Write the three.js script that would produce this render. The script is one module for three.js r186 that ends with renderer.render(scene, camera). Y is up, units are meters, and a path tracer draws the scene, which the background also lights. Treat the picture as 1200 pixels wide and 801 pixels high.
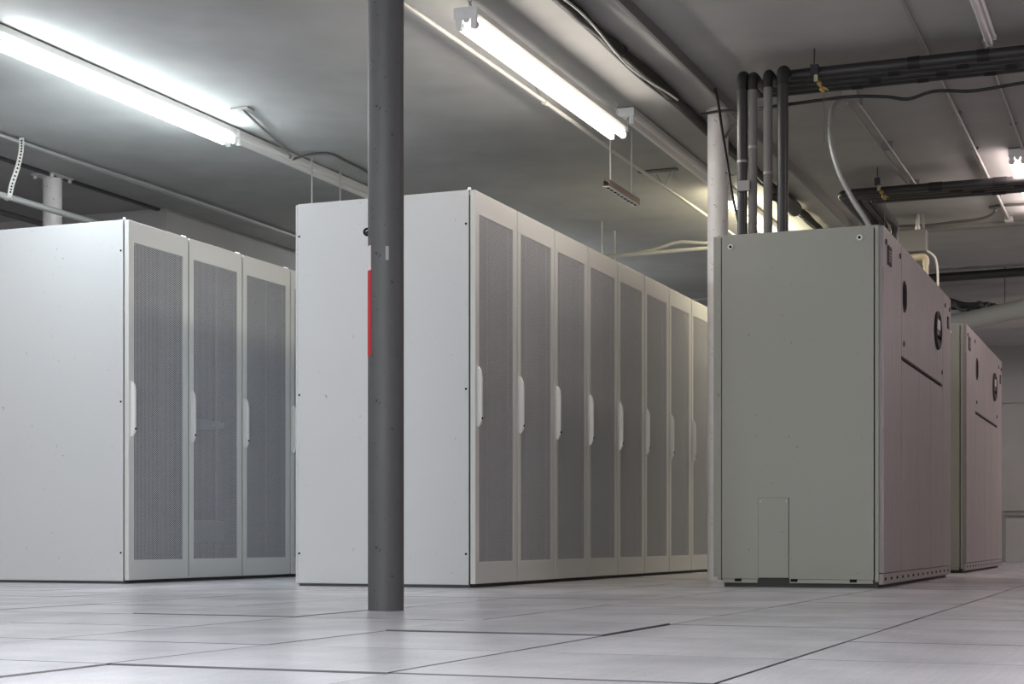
import * as THREE from 'three';
import { RectAreaLightUniformsLib } from 'three/addons/lights/RectAreaLightUniformsLib.js';
import { RoundedBoxGeometry } from 'three/addons/geometries/RoundedBoxGeometry.js';
import { mergeGeometries } from 'three/addons/utils/BufferGeometryUtils.js';

// ---------------------------------------------------------------- camera, light, exposure
// The room's axes: v runs along the fronts of the end panels (x), u runs down the rows (-z), h is height (y).
const CAM_H = 0.242, YAW = Math.atan2(0.371, 0.9285), FOCAL = 1920, VPY = 632;
const scene = new THREE.Scene();
scene.background = new THREE.Color(0x000000);
const camera = new THREE.PerspectiveCamera(2 * Math.atan(400.5 / FOCAL) * 180 / Math.PI, 1200 / 801, 0.05, 60);
camera.position.set(0, CAM_H, 0);
camera.rotation.set(0, YAW, 0);
camera.setViewOffset(1200, 801, 0, 400.5 - VPY, 1200, 801);   // rising front: the verticals stay vertical
camera.updateProjectionMatrix();
const renderer = new THREE.WebGLRenderer({ antialias: true });
renderer.toneMapping = THREE.LinearToneMapping;
renderer.toneMappingExposure = 1.15;
renderer.shadowMap.enabled = true;
RectAreaLightUniformsLib.init();
const FRONT = [1.0, 0.975, 0.965], COOL = [0.86, 0.96, 1.0], WARM = [1.0, 0.92, 0.83], AMBER = [1.0, 0.90, 0.62], PINK = [1.0, 0.84, 0.82];
const LAMP = { cool: 66, coolNear: 15, front: 54, frontMid: 262, frontRight: 255, warm: 19, amber: 44, pink: 21, pinkFar: 75, pinkNear: 33, left: 22, far: 60 };   // radiance of each lamp's tubes
const GLOW = 6;                                                                          // what the eye sees of a lit tube
const CEIL = 2.78;

// ---------------------------------------------------------------- helpers
let seed = 7;
const rnd = () => { seed = (seed * 1664525 + 1013904223) >>> 0; return seed / 4294967296; };
const P = (v, h, u) => new THREE.Vector3(v, h, -u);
const C0 = Math.cos(YAW), S0 = Math.sin(YAW);
function at(px, py, Z) {                       // the place at depth Z seen at a pixel of the 1200 x 801 photograph
  const X = (px - 600) / FOCAL * Z, h = CAM_H + (VPY - py) / FOCAL * Z;
  return P(X * C0 - Z * S0, h, X * S0 + Z * C0);
}
const zOnU = (px, u) => u / (C0 + S0 * (px - 600) / FOCAL);
const zOnH = (py, h) => (h - CAM_H) * FOCAL / (VPY - py);
const onU = (px, py, u) => at(px, py, zOnU(px, u));
const onH = (px, py, h) => at(px, py, zOnH(py, h));
const used = new Map();
function numbered(n) { const k = used.get(n) || 0; used.set(n, k + 1); return k ? `${n}_${String(k).padStart(3, '0')}` : n; }
function shade(o) { o.traverse((m) => { if (m.isMesh) { m.castShadow = true; m.receiveShadow = true; } }); return o; }
function mk(name, geo, mat, parent) { const m = new THREE.Mesh(geo, mat); m.name = name; m.castShadow = m.receiveShadow = true; if (parent) parent.add(m); return m; }
function thing(name, label, category, pos, group) {
  const o = new THREE.Group(); o.name = numbered(name); scene.add(o);
  if (pos) o.position.copy(pos);
  o.userData = { label, category, kind: 'thing' }; if (group) o.userData.group = group;
  return o;
}
function tag(o, label, category, group) { o.name = numbered(o.name); o.userData = { label, category, kind: 'thing' }; if (group) o.userData.group = group; scene.add(o); return o; }
function struct(name, geo, mat) { const m = geo ? mk(name, geo, mat) : new THREE.Group(); m.name = name; m.userData.kind = 'structure'; scene.add(m); return m; }
function bx(x0, x1, y0, y1, z0, z1) { const g = new THREE.BoxGeometry(x1 - x0, y1 - y0, z1 - z0); g.translate((x0 + x1) / 2, (y0 + y1) / 2, (z0 + z1) / 2); return metric(g); }
function rb(x0, x1, y0, y1, z0, z1, r = 0.003, s = 1) { const g = new RoundedBoxGeometry(x1 - x0, y1 - y0, z1 - z0, s, r); g.translate((x0 + x1) / 2, (y0 + y1) / 2, (z0 + z1) / 2); return metric(g); }
function metric(g) {                            // texture coordinates in metres, taken from the face's main direction
  const p = g.attributes.position, n = g.attributes.normal, uv = new Float32Array(p.count * 2);
  for (let i = 0; i < p.count; i++) {
    const ax = Math.abs(n.getX(i)), ay = Math.abs(n.getY(i)), az = Math.abs(n.getZ(i));
    const [a, b] = ax > ay && ax > az ? [p.getZ(i), p.getY(i)] : ay > az ? [p.getX(i), p.getZ(i)] : [p.getX(i), p.getY(i)];
    uv[i * 2] = a; uv[i * 2 + 1] = b;
  }
  g.setAttribute('uv', new THREE.BufferAttribute(uv, 2));
  return g;
}
const merge = (list) => mergeGeometries(list.map((g) => { const q = g.index ? g.toNonIndexed() : g; for (const k of Object.keys(q.attributes)) if (!['position', 'normal', 'uv'].includes(k)) q.deleteAttribute(k); return q; }));
function rounded(points, bend, steps = 6) {     // a polyline with rounded corners
  const out = [points[0].clone()];
  for (let i = 1; i < points.length - 1; i++) {
    const a = points[i - 1], b = points[i], c = points[i + 1];
    const d = Math.min(bend, a.distanceTo(b) * 0.49, b.distanceTo(c) * 0.49);
    const s = b.clone().lerp(a, d / a.distanceTo(b)), e = b.clone().lerp(c, d / b.distanceTo(c));
    for (let k = 0; k <= steps; k++) { const t = k / steps; out.push(s.clone().multiplyScalar((1 - t) ** 2).addScaledVector(b, 2 * t * (1 - t)).addScaledVector(e, t * t)); }
  }
  out.push(points[points.length - 1].clone());
  return out;
}
function sweep(path, radius, sides = 10, caps = true) {   // a tube along points; radius may be a function of the index
  const n = path.length, pos = [], nor = [], uv = [], idx = [], rOf = typeof radius === 'function' ? radius : () => radius;
  let T = path[1].clone().sub(path[0]).normalize(), N = Math.abs(T.y) < 0.9 ? new THREE.Vector3(0, 1, 0) : new THREE.Vector3(1, 0, 0);
  N.addScaledVector(T, -N.dot(T)).normalize();
  let len = 0;
  for (let i = 0; i < n; i++) {
    const t = path[Math.min(i + 1, n - 1)].clone().sub(path[Math.max(i - 1, 0)]).normalize();
    N.addScaledVector(t, -N.dot(t)).normalize(); T = t;
    const B = T.clone().cross(N), r = rOf(i);
    if (i) len += path[i].distanceTo(path[i - 1]);
    for (let k = 0; k <= sides; k++) {
      const a = k / sides * Math.PI * 2, d = N.clone().multiplyScalar(Math.cos(a)).addScaledVector(B, Math.sin(a));
      pos.push(path[i].x + d.x * r, path[i].y + d.y * r, path[i].z + d.z * r); nor.push(d.x, d.y, d.z); uv.push(k / sides * r * 6.28, len);
    }
  }
  const w = sides + 1;
  for (let i = 0; i < n - 1; i++) for (let k = 0; k < sides; k++) { const a = i * w + k; idx.push(a, a + 1, a + w, a + 1, a + w + 1, a + w); }
  if (caps) for (const [i, s] of [[0, -1], [n - 1, 1]]) {
    const c = pos.length / 3, t = path[Math.min(i + 1, n - 1)].clone().sub(path[Math.max(i - 1, 0)]).normalize().multiplyScalar(s);
    pos.push(path[i].x, path[i].y, path[i].z); nor.push(t.x, t.y, t.z); uv.push(0, 0);
    for (let k = 0; k <= sides; k++) { const q = (i * w + k) * 3; pos.push(pos[q], pos[q + 1], pos[q + 2]); nor.push(t.x, t.y, t.z); uv.push(0, 0); }
    for (let k = 0; k < sides; k++) s > 0 ? idx.push(c, c + 1 + k, c + 2 + k) : idx.push(c, c + 2 + k, c + 1 + k);
  }
  const g = new THREE.BufferGeometry();
  g.setAttribute('position', new THREE.Float32BufferAttribute(pos, 3)); g.setAttribute('normal', new THREE.Float32BufferAttribute(nor, 3)); g.setAttribute('uv', new THREE.Float32BufferAttribute(uv, 2));
  g.setIndex(idx);
  return g;
}
const rod = (a, b, r, sides = 8) => sweep([a, b], r, sides);
const spline = (pts, n = 48) => new THREE.CatmullRomCurve3(pts, false, 'centripetal').getPoints(n);
function cyl(r0, r1, h, n = 24) { return new THREE.CylinderGeometry(r0, r1, h, n); }
function extrude(pts, depth, bevel = 0) {
  const s = new THREE.Shape(pts.map(([a, b]) => new THREE.Vector2(a, b)));
  return new THREE.ExtrudeGeometry(s, { depth, bevelEnabled: bevel > 0, bevelSize: bevel, bevelThickness: bevel, bevelSegments: 2, steps: 1 });
}

// ---------------------------------------------------------------- materials
function noiseTex(size, fn, srgb, rep = 1) {
  const data = new Uint8Array(size * size * 4);
  for (let y = 0; y < size; y++) for (let x = 0; x < size; x++) { const c = fn(x / size, y / size), i = (y * size + x) * 4; for (let k = 0; k < 3; k++) data[i + k] = Math.max(0, Math.min(255, Math.round(255 * (Array.isArray(c) ? c[k] : c)))); data[i + 3] = 255; }
  const t = new THREE.DataTexture(data, size, size); t.wrapS = t.wrapT = THREE.RepeatWrapping; t.magFilter = THREE.LinearFilter; t.minFilter = THREE.LinearMipmapLinearFilter; t.generateMipmaps = true;
  if (srgb) t.colorSpace = THREE.SRGBColorSpace; t.repeat.set(rep, rep); t.needsUpdate = true; return t;
}
const G = new Float32Array(256 * 256); for (let i = 0; i < G.length; i++) G[i] = rnd();
function vn(x, y, p) {                          // value noise that tiles with period p
  const xi = Math.floor(x), yi = Math.floor(y), fx = x - xi, fy = y - yi, s = (t) => t * t * (3 - 2 * t), q = (a, b) => G[(((b % p) + p) % p) * 256 + (((a % p) + p) % p)];
  const a = q(xi, yi), b = q(xi + 1, yi), c = q(xi, yi + 1), d = q(xi + 1, yi + 1), u = s(fx), v = s(fy);
  return a + (b - a) * u + (c - a) * v + (a - b - c + d) * u * v;
}
const fbm = (x, y, p, o = 4) => { let r = 0, w = 0.5, q = p; for (let i = 0; i < o; i++) { r += w * vn(x * q, y * q, q); w /= 2; q *= 2; } return r / (1 - Math.pow(0.5, o)); };
const fine = noiseTex(256, () => 0.35 + 0.3 * rnd(), false, 6);
const soft = noiseTex(256, (x, y) => fbm(x, y, 6, 5), false, 1.2);
const std = (color, roughness, extra = {}) => new THREE.MeshStandardMaterial({ color: new THREE.Color().setRGB(...color), roughness, ...extra });
const tileTex = noiseTex(1024, (x, y) => { const m = fbm(x, y, 5, 5), k = rnd(), s = 0.90 + 0.16 * (m - 0.5) + (k > 0.93 ? -0.12 : k < 0.06 ? 0.06 : 0) + 0.03 * (vn(x * 200, y * 6, 200) - 0.5); return [s, s, s * 1.005]; }, true, 1 / 1.2);
const tileRough = noiseTex(512, (x, y) => 0.215 + 0.05 * fbm(x, y, 8, 4), false, 1 / 1.2);
const ceilTex = noiseTex(1024, (x, y) => { const m = fbm(x, y, 4, 6), f = fbm(x + 0.3, y + 0.7, 24, 3); const s = 0.82 + 0.16 * (m - 0.5) + 0.06 * (f - 0.5) ; return [s, s * 0.995, s * 0.985]; }, true, 1 / 4);
const ceilBump = noiseTex(512, (x, y) => fbm(x, y, 8, 5), false, 1 / 2.5);
const brushed = noiseTex(512, (x, y) => { const s = 0.84 + 0.12 * (vn(x * 128, y * 4, 128) - 0.5) + 0.05 * (rnd() - 0.5); return [s, s, s]; }, true, 1 / 0.8);
const wallTex = noiseTex(512, (x, y) => { const s = 0.88 + 0.10 * (fbm(x, y, 5, 5) - 0.5); return [s, s, s]; }, true, 1 / 2);
const paintTex = noiseTex(512, (x, y) => { const f = fbm(x, y, 10, 5), d = vn(x * 64, y * 64, 64) * 0.5 + 0.5 * vn(x * 21 + 3, y * 21, 21); const s = 0.93 + 0.07 * (f - 0.5) + 0.03 * (rnd() - 0.5) - (d > 0.90 ? 0.45 : 0); return [s, s, s]; }, true, 1 / 0.5);
const panelTex = noiseTex(512, (x, y) => { const d = vn(x * 90, y * 90, 90) * 0.6 + 0.4 * vn(x * 23 + 5, y * 23, 23); const s = 0.955 + 0.02 * (rnd() - 0.5) - (d > 0.91 ? 0.18 : 0); return [s, s, s]; }, true, 1 / 1.1);
const M = {
  tile: std([0.62, 0.61, 0.65], 1, { map: tileTex, roughnessMap: tileRough }),
  tileEdge: std([0.06, 0.06, 0.065], 0.7),
  subfloor: std([0.05, 0.05, 0.05], 0.9),
  ceiling: std([0.57, 0.57, 0.565], 0.75, { map: ceilTex, bumpMap: ceilBump, bumpScale: 0.006 }),
  wall: std([0.54, 0.525, 0.515], 0.8, { map: wallTex }),
  trim: std([0.20, 0.195, 0.19], 0.7),
  beam: std([0.42, 0.41, 0.39], 0.7, { map: ceilTex }),
  rack: std([0.715, 0.73, 0.74], 0.42, { bumpMap: fine, bumpScale: 0.0002, map: panelTex }),
  door: std([0.66, 0.66, 0.645], 0.42, { bumpMap: fine, bumpScale: 0.0002 }),
  mesh: std([0.52, 0.53, 0.555], 0.5),
  rackDark: std([0.07, 0.07, 0.075], 0.6),
  rackInside: std([0.13, 0.13, 0.135], 0.7),
  handle: std([0.80, 0.80, 0.79], 0.3),
  black: new THREE.MeshPhysicalMaterial({ color: new THREE.Color().setRGB(0.010, 0.010, 0.011), roughness: 0.85, specularIntensity: 0.25 }),
  crac: std([0.355, 0.364, 0.322], 0.55, { bumpMap: fine, bumpScale: 0.0003, map: panelTex }),
  cracFront: std([0.47, 0.43, 0.42], 0.5, { map: brushed }),
  cracDark: std([0.03, 0.03, 0.03], 0.6),
  plate: new THREE.MeshPhysicalMaterial({ color: new THREE.Color().setRGB(0.045, 0.04, 0.042), roughness: 0.7, specularIntensity: 0.5 }),
  screen: std([0.16, 0.16, 0.17], 0.15),
  steel: std([0.55, 0.55, 0.55], 0.35, { metalness: 0.8 }),
  galv: std([0.50, 0.51, 0.50], 0.45, { metalness: 0.5 }),
  column: std([0.088, 0.087, 0.090], 0.55, { map: paintTex }),
  columnPale: std([0.80, 0.765, 0.75], 0.55, { map: paintTex }),
  fixture: std([0.72, 0.71, 0.69], 0.4),
  socket: std([0.90, 0.91, 0.90], 0.35),
  deadTube: std([0.72, 0.69, 0.69], 0.25),
  insul: std([0.030, 0.029, 0.030], 0.36),
  foam: std([0.17, 0.165, 0.16], 0.75, { bumpMap: soft, bumpScale: 0.002 }),
  sleeve: std([0.010, 0.010, 0.010], 0.6),
  cable: std([0.012, 0.012, 0.012], 0.5),
  greyCable: std([0.11, 0.105, 0.10], 0.6),
  whiteWire: std([0.78, 0.76, 0.72], 0.5),
  conduit: std([0.52, 0.50, 0.46], 0.45, { metalness: 0.15 }),
  greyConduit: std([0.30, 0.29, 0.28], 0.45, { metalness: 0.3 }),
  brass: std([0.40, 0.27, 0.09], 0.45, { metalness: 0.8 }),
  duct: std([0.40, 0.39, 0.37], 0.6, { bumpMap: soft, bumpScale: 0.01 }),
  cream: std([0.62, 0.54, 0.38], 0.6),
  box: std([0.24, 0.24, 0.235], 0.55, { metalness: 0.2 }),
  red: std([0.42, 0.012, 0.02], 0.5),
  paper: std([0.62, 0.58, 0.58], 0.6),
  tape: std([0.30, 0.30, 0.29], 0.25),
};

// ---------------------------------------------------------------- the room
{
  const V0 = -12, V1 = 3.2, U0 = -2.5, U1 = 18.5, T = 0.2;
  const floor = struct('floor');
  mk('subfloor', bx(V0 - T, V1 + T, -0.25, -0.035, -U1 - T, -U0 + T), M.subfloor, floor);
  // raised access floor: square laminate tiles on a 61 cm grid with dark edge trims
  const S = 0.61, gv = -0.705, gu = 7.565 - 13 * 0.61;
  const half = S / 2 - 0.0018, e = 0.0028;
  function tileGeo(ox, oz) {
    const pos = [], nor = [], uv = [], idx = [], groups = [];
    const quad = (pts, n) => { const b = pos.length / 3; for (const p of pts) { pos.push(...p); nor.push(...n); uv.push(p[0] + ox, p[2] + oz); } idx.push(b, b + 1, b + 2, b, b + 2, b + 3); };
    const q = half - e, d = 0.0022, B = -0.034;
    quad([[-q, 0, q], [q, 0, q], [q, 0, -q], [-q, 0, -q]], [0, 1, 0]);
    const c = [[-1, 1], [1, 1], [1, -1], [-1, -1]], N = [[0, 0, 1], [1, 0, 0], [0, 0, -1], [-1, 0, 0]];
    for (let i = 0; i < 4; i++) {
      const a = c[i], b = c[(i + 1) % 4], n = N[i], s = Math.SQRT1_2;
      quad([[a[0] * half, -d, a[1] * half], [b[0] * half, -d, b[1] * half], [b[0] * q, 0, b[1] * q], [a[0] * q, 0, a[1] * q]], [n[0] * s, s, n[2] * s]);
      quad([[a[0] * half, B, a[1] * half], [b[0] * half, B, b[1] * half], [b[0] * half, -d, b[1] * half], [a[0] * half, -d, a[1] * half]], n);
    }
    const g = new THREE.BufferGeometry();
    g.setAttribute('position', new THREE.Float32BufferAttribute(pos, 3)); g.setAttribute('normal', new THREE.Float32BufferAttribute(nor, 3)); g.setAttribute('uv', new THREE.Float32BufferAttribute(uv, 2));
    g.setIndex(idx); g.addGroup(0, 6, 0); g.addGroup(6, idx.length - 6, 1);
    return g;
  }
  const kinds = [[0, 0], [0.31, 0.77], [0.83, 0.19], [0.55, 0.47], [1.07, 0.93]].map(([a, b]) => tileGeo(a, b));
  const tops = [0, 0.06, -0.05, 0.03, -0.09].map((k) => { const m = M.tile.clone(); m.color.multiplyScalar(1 + k); return m; });
  const rest = [[], [], []];
  const levels = { '-2,3': 0.0035, '-2,0': -0.003, '-1,0': -0.0015, '-4,4': 0.002 };
  const nv0 = Math.ceil((V0 - gv) / S), nv1 = Math.floor((V1 - gv) / S), nu1 = Math.ceil((U1 - gu) / S), nu0 = Math.floor((U0 - gu) / S);
  for (let i = nv0 - 1; i <= nv1; i++) for (let j = nu0; j <= nu1; j++) {
    const v = gv + (i + 0.5) * S, u = gu + (j + 0.5) * S, r = rnd(), r2 = rnd();
    const X = v * C0 + u * S0, Z = -v * S0 + u * C0, x = 600 + FOCAL * X / Math.max(Z, 0.1);
    const inView = Z > 2.2 && Z < 9.6 && x > -150 && x < 1350;
    const y = (r - 0.5) * 0.0010 + (levels[`${Math.round((v - S / 2 - gv) / S)},${Math.round((u - S / 2 - (7.565 - 9 * S)) / S)}`] || 0), k = Math.floor(r2 * 5);
    if (inView) { const t = mk('floor_tile', kinds[k], [tops[k], M.tileEdge], floor); t.position.set(v, y, -u); t.rotation.set((rnd() - 0.5) * 0.0016, 0, (rnd() - 0.5) * 0.0016); }
    else { const lo = Math.max(V0, v - half), hi = Math.min(V1, v + half), a = Math.max(U0, u - half), b = Math.min(U1, u + half); if (hi > lo && b > a) rest[0].push(bx(lo, hi, -0.034, y, -b, -a)); }
  }
  const far = mk('floor_tile_field', merge(rest[0]), M.tile, floor); far.userData.kind = 'stuff';

  struct('ceiling', bx(V0 - T, V1 + T, CEIL, CEIL + 0.25, -U1 - T, -U0 + T), M.ceiling);
  struct('wall_left', bx(V0 - T, V0, -0.25, CEIL, -U1 - T, -U0 + T), M.wall);
  struct('wall_right', bx(V1, V1 + T, -0.25, CEIL, -U1 - T, -U0 + T), M.wall);
  struct('wall_near', bx(V0, V1, -0.25, CEIL, -U0, -U0 + T), M.wall);
  const wf = struct('wall_far');
  mk('wall_core', bx(V0, V1, -0.25, CEIL, -U1 - T, -U1), M.wall, wf);
  for (const [h0, h1] of [[0.55, 1.715], [1.722, 2.337]]) for (const [a, b] of [[-3.2, -1.28], [-1.274, 0.8]]) mk('wall_panel', rb(a, b, h0, h1, -U1, -U1 + 0.02, 0.003), M.wall, wf);
  mk('wall_ledge', rb(-1.62, 1.2, 0.50, 0.535, -U1, -U1 + 0.09, 0.004), M.beam, wf);
  mk('lower_wall_panel', rb(-1.62, 1.2, 0.0, 0.50, -U1, -U1 + 0.05, 0.004), M.wall, wf);
  const sf = struct('ceiling_bulkhead', bx(-3.4, V1, 2.337, CEIL, -U1, -16.9), M.wall);
  // shallow strips fixed under the ceiling
  struct('trim_1', bx(-2.355, -2.340, 2.719, CEIL, -U1, -U0), M.trim);
  struct('trim_2', bx(-7.20, -7.165, 2.762, CEIL, -10.66, -U0), M.rackDark);
  struct('trim_3', bx(-2.34, V1, 2.752, CEIL, -13.72, -13.60), M.beam);
  // closed-off room behind the left row
  struct('wall_partition', bx(V0, -7.10, 0, CEIL, -U1, -10.66), M.wall);
}

// ---------------------------------------------------------------- server racks
function hexSheet(z0, z1, y0, y1, p) {          // perforated steel sheet in the plane x = 0, looking along +x, holes drilled through
  const R = p / Math.sqrt(3), r = R * 0.70, d = 0.0014, rows = Math.ceil((y1 - y0) / p) + 1, cols = Math.ceil((z1 - z0) / (p * Math.sqrt(3) / 2)), n = rows * cols;
  const pos = new Float32Array(n * 24 * 3), nor = new Float32Array(n * 24 * 3), uv = new Float32Array(n * 48), idx = new Uint32Array(n * 72);
  const cs = [], sn = []; for (let k = 0; k < 6; k++) { cs.push(Math.cos(k * Math.PI / 3)); sn.push(Math.sin(k * Math.PI / 3)); }
  let b = 0, q = 0;
  for (let j = 0; j < rows; j++) for (let i = 0; i < cols; i++) {
    const cz = z0 + i * p * Math.sqrt(3) / 2, cy = y0 + (j + (i % 2) * 0.5) * p;
    for (let ring = 0; ring < 4; ring++) for (let k = 0; k < 6; k++) {
      const a = b + ring * 6 + k, rr = ring === 0 ? R : r;
      pos.set([ring === 3 ? -d : 0, cy + sn[k] * rr, cz + cs[k] * rr], a * 3);
      nor.set(ring < 2 ? [1, 0, 0] : [0, -sn[k], -cs[k]], a * 3);
      uv.set([cz, cy], a * 2);
    }
    for (let k = 0; k < 6; k++) {
      const m = (k + 1) % 6;
      idx.set([b + k, b + 6 + k, b + m, b + m, b + 6 + k, b + 6 + m, b + 12 + k, b + 18 + k, b + 12 + m, b + 12 + m, b + 18 + k, b + 18 + m], q); q += 12;
    }
    b += 24;
  }
  const g = new THREE.BufferGeometry();
  g.setAttribute('position', new THREE.BufferAttribute(pos, 3)); g.setAttribute('normal', new THREE.BufferAttribute(nor, 3)); g.setAttribute('uv', new THREE.BufferAttribute(uv, 2)); g.setIndex(new THREE.BufferAttribute(idx.slice(0, q), 1));
  return g;
}
function makeRack(W, endPanel) {                // origin: floor at the front near corner; +x out of the door, -z down the row
  const o = new THREE.Group(), D = 1.0, H = 2.0;
  const side = (z0, z1) => rb(-D + 0.012, -0.012, 0.014, H, z0, z1, 0.003);
  mk('side_panel', endPanel ? side(-0.014, 0) : rb(-D + 0.012, -0.06, 0.014, H, -0.014, 0, 0.003), endPanel ? M.rack : M.rackInside, o);
  mk('side_panel', rb(-D + 0.012, -0.06, 0.014, H, -W + 0.001, -W + 0.012, 0.003), M.rackInside, o);
  mk('inner_liner', bx(-D + 0.05, -0.14, 0.05, H - 0.05, -0.03, -0.016), M.rackInside, o);
  mk('top_panel', rb(-D + 0.006, -0.004, H - 0.022, H - 0.001, -W + 0.0125, -0.0145, 0.003), M.rack, o);
  mk('back_panel', rb(-D, -D + 0.012, 0.014, H - 0.004, -W + 0.001, 0, 0.003), M.rack, o);
  mk('plinth', bx(-D + 0.02, -0.006, 0, 0.03, -W + 0.003, -0.003), M.rackDark, o);
  mk('inner_back', bx(-D + 0.013, -D + 0.03, 0.05, H - 0.04, -W + 0.02, -0.02), M.rackInside, o);
  mk('frame', merge([bx(-0.06, -0.014, 0.03, H - 0.005, -0.05, endPanel ? -0.0145 : -0.0005), bx(-0.06, -0.014, 0.03, H - 0.005, -W + 0.0005, -W + 0.05), bx(-0.06, -0.014, 0.03, 0.09, -W + 0.05, -0.05), bx(-0.06, -0.014, H - 0.09, H - 0.023, -W + 0.05, -0.05), ...(endPanel ? [] : [bx(-0.02, 0.019, 0.03, H - 0.012, -0.0085, -0.0005)])]), M.rackDark, o);
  for (const z of [-0.066, -W + 0.04]) mk('mounting_rail', bx(-0.16, -0.13, 0.06, H - 0.06, z - 0.0, z + 0.024), M.rackInside, o);
  if (endPanel) {
    for (const [x, y] of [[-0.026, 1.83], [-0.026, 1.0], [-0.026, 0.17], [-0.978, 1.83], [-0.978, 1.0], [-0.978, 0.17]]) { const g = cyl(0.0058, 0.0058, 0.004, 12); g.rotateX(Math.PI / 2); g.translate(x, y, 0); mk('screw', g, M.black, o); }
  }
  for (const z of [-0.012, -W + 0.014]) { const g = cyl(0.008, 0.010, 0.014, 12); g.translate(-0.012, H + 0.006, z); mk('corner_cap', g, M.handle, o); }
  // perforated front door
  const za = endPanel ? -0.004 : -0.010, zb = -W + 0.008, y0 = 0.022, y1 = H - 0.006, ma = -0.048, mb = -W + 0.062, m0 = 0.128, m1 = 1.882, x0 = -0.002, x1 = 0.026;
  const sh = new THREE.Shape(); const cr = 0.004, qa = -za - 0.003, qb = -zb + -0.003;   // shape in (distance along the row, height)
  sh.moveTo(qa, y0); sh.lineTo(qb, y0); sh.lineTo(qb, y1); sh.lineTo(qa, y1); sh.closePath();
  const hole = new THREE.Path(); hole.moveTo(-ma, m0); hole.lineTo(-ma, m1); hole.lineTo(-mb, m1); hole.lineTo(-mb, m0); hole.closePath(); sh.holes.push(hole);
  const dg = new THREE.ExtrudeGeometry(sh, { depth: x1 - x0 - 0.005, bevelEnabled: true, bevelSize: 0.0025, bevelThickness: 0.0025, bevelSegments: 2 });
  dg.rotateY(Math.PI / 2); dg.translate(x0 + 0.0025, 0, 0);                    // shape x -> -z, depth -> +x
  const door = mk('door', metric(dg), M.door, o);
  mk('perforated_panel', hexSheet(mb - 0.008, ma + 0.004, m0 - 0.006, m1 + 0.010, 0.0122).translate(x1 - 0.0015, 0, 0), M.mesh, door);
  const gx0 = x0 + 0.002, gx1 = x1 - 0.004;
  mk('opening_gasket', merge([bx(gx0, gx1, m0 - 0.001, m1 + 0.001, mb - 0.001, mb + 0.003), bx(gx0, gx1, m0 - 0.001, m1 + 0.001, ma - 0.003, ma + 0.001), bx(gx0, gx1, m0 - 0.001, m0 + 0.003, mb, ma), bx(gx0, gx1, m1 - 0.003, m1 + 0.001, mb, ma)]), M.rackDark, door);
  const hp = [[0, 0.812], [0.010, 0.812], [0.022, 0.836], [0.025, 0.86], [0.025, 1.055], [0.021, 1.085], [0.008, 1.110], [0, 1.110]];
  const hg = extrude(hp, 0.012, 0.003); hg.translate(x1 - 0.001, 0, -0.031);
  mk('handle', hg, M.handle, door);
  const lk = cyl(0.006, 0.006, 0.012, 14); lk.rotateZ(Math.PI / 2); lk.translate(x1 + 0.023, 0.852, -0.025); mk('lock', lk, M.black, door);
  mk('handle_plate', rb(x1 - 0.001, x1 + 0.003, 0.79, 1.125, -0.041, -0.008, 0.001), M.door, door);
  return shade(o);
}
function place(o, name, label, category, pos, group, turn = 0) {
  o.name = numbered(name); o.position.copy(pos); o.rotation.y = turn; o.userData = { label, category, kind: 'thing' }; if (group) o.userData.group = group; scene.add(o); return o;
}
{
  const W1 = 0.597, W2 = 0.575, F1 = -5.312, F2 = -3.246, U = 7.565;
  const end1 = makeRack(W1, true), mid1 = makeRack(W1, false), end2 = makeRack(W2, true), mid2 = makeRack(W2, false);
  const L1 = ['near-end white rack of the left row, with its blank side panel',
    'second white rack of the left row, equipment showing dimly through the mesh',
    'third white rack from the blank end panel of the left row',
    'fourth white rack of the left row, only a sliver visible'];
  L1.forEach((t, i) => place(i === 0 ? end1 : i === 1 ? mid1 : mid1.clone(), 'server_rack', t, 'server rack', P(F1, 0, U + i * W1), 'white racks of the left row'));
  const L2 = ['near-end white rack of the middle row, blank side panel behind grey column',
    'second white mesh-door rack from the middle row\'s blank end panel',
    'third white mesh-door rack from the middle row\'s blank end panel',
    'fourth white mesh-door rack from the middle row\'s blank end panel',
    'fifth white mesh-door rack from the middle row\'s blank end panel',
    'sixth white mesh-door rack from the middle row\'s blank end panel',
    'seventh white mesh-door rack of the middle row, next but one to pale column',
    'farthest visible white rack of the middle row, beside the pale column'];
  L2.forEach((t, i) => place(i === 0 ? end2 : i === 1 ? mid2 : mid2.clone(), 'server_rack', t, 'server rack', P(F2, 0, U + i * W2), 'white racks of the middle row'));
  // two pieces of equipment behind the mesh of the second rack of the left row
  const eq = (label, h0, h1) => {
    const t = thing('server_chassis', label, 'server', P(F1 - 0.085, h0, U + W1 * 1.5), 'equipment inside the second rack of the left row');
    mk('case', rb(-0.6, 0, 0, h1 - h0, -0.215, 0.215, 0.003), M.box, t); mk('front_panel', rb(0, 0.02, 0.004, h1 - h0 - 0.004, -0.235, 0.235, 0.002), M.box, t);
  };
  eq('thin pale chassis at handle height behind the second left-row mesh door', 0.92, 0.965);
  eq('grey chassis near the bottom behind the second left-row mesh door', 0.23, 0.36);
}

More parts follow.
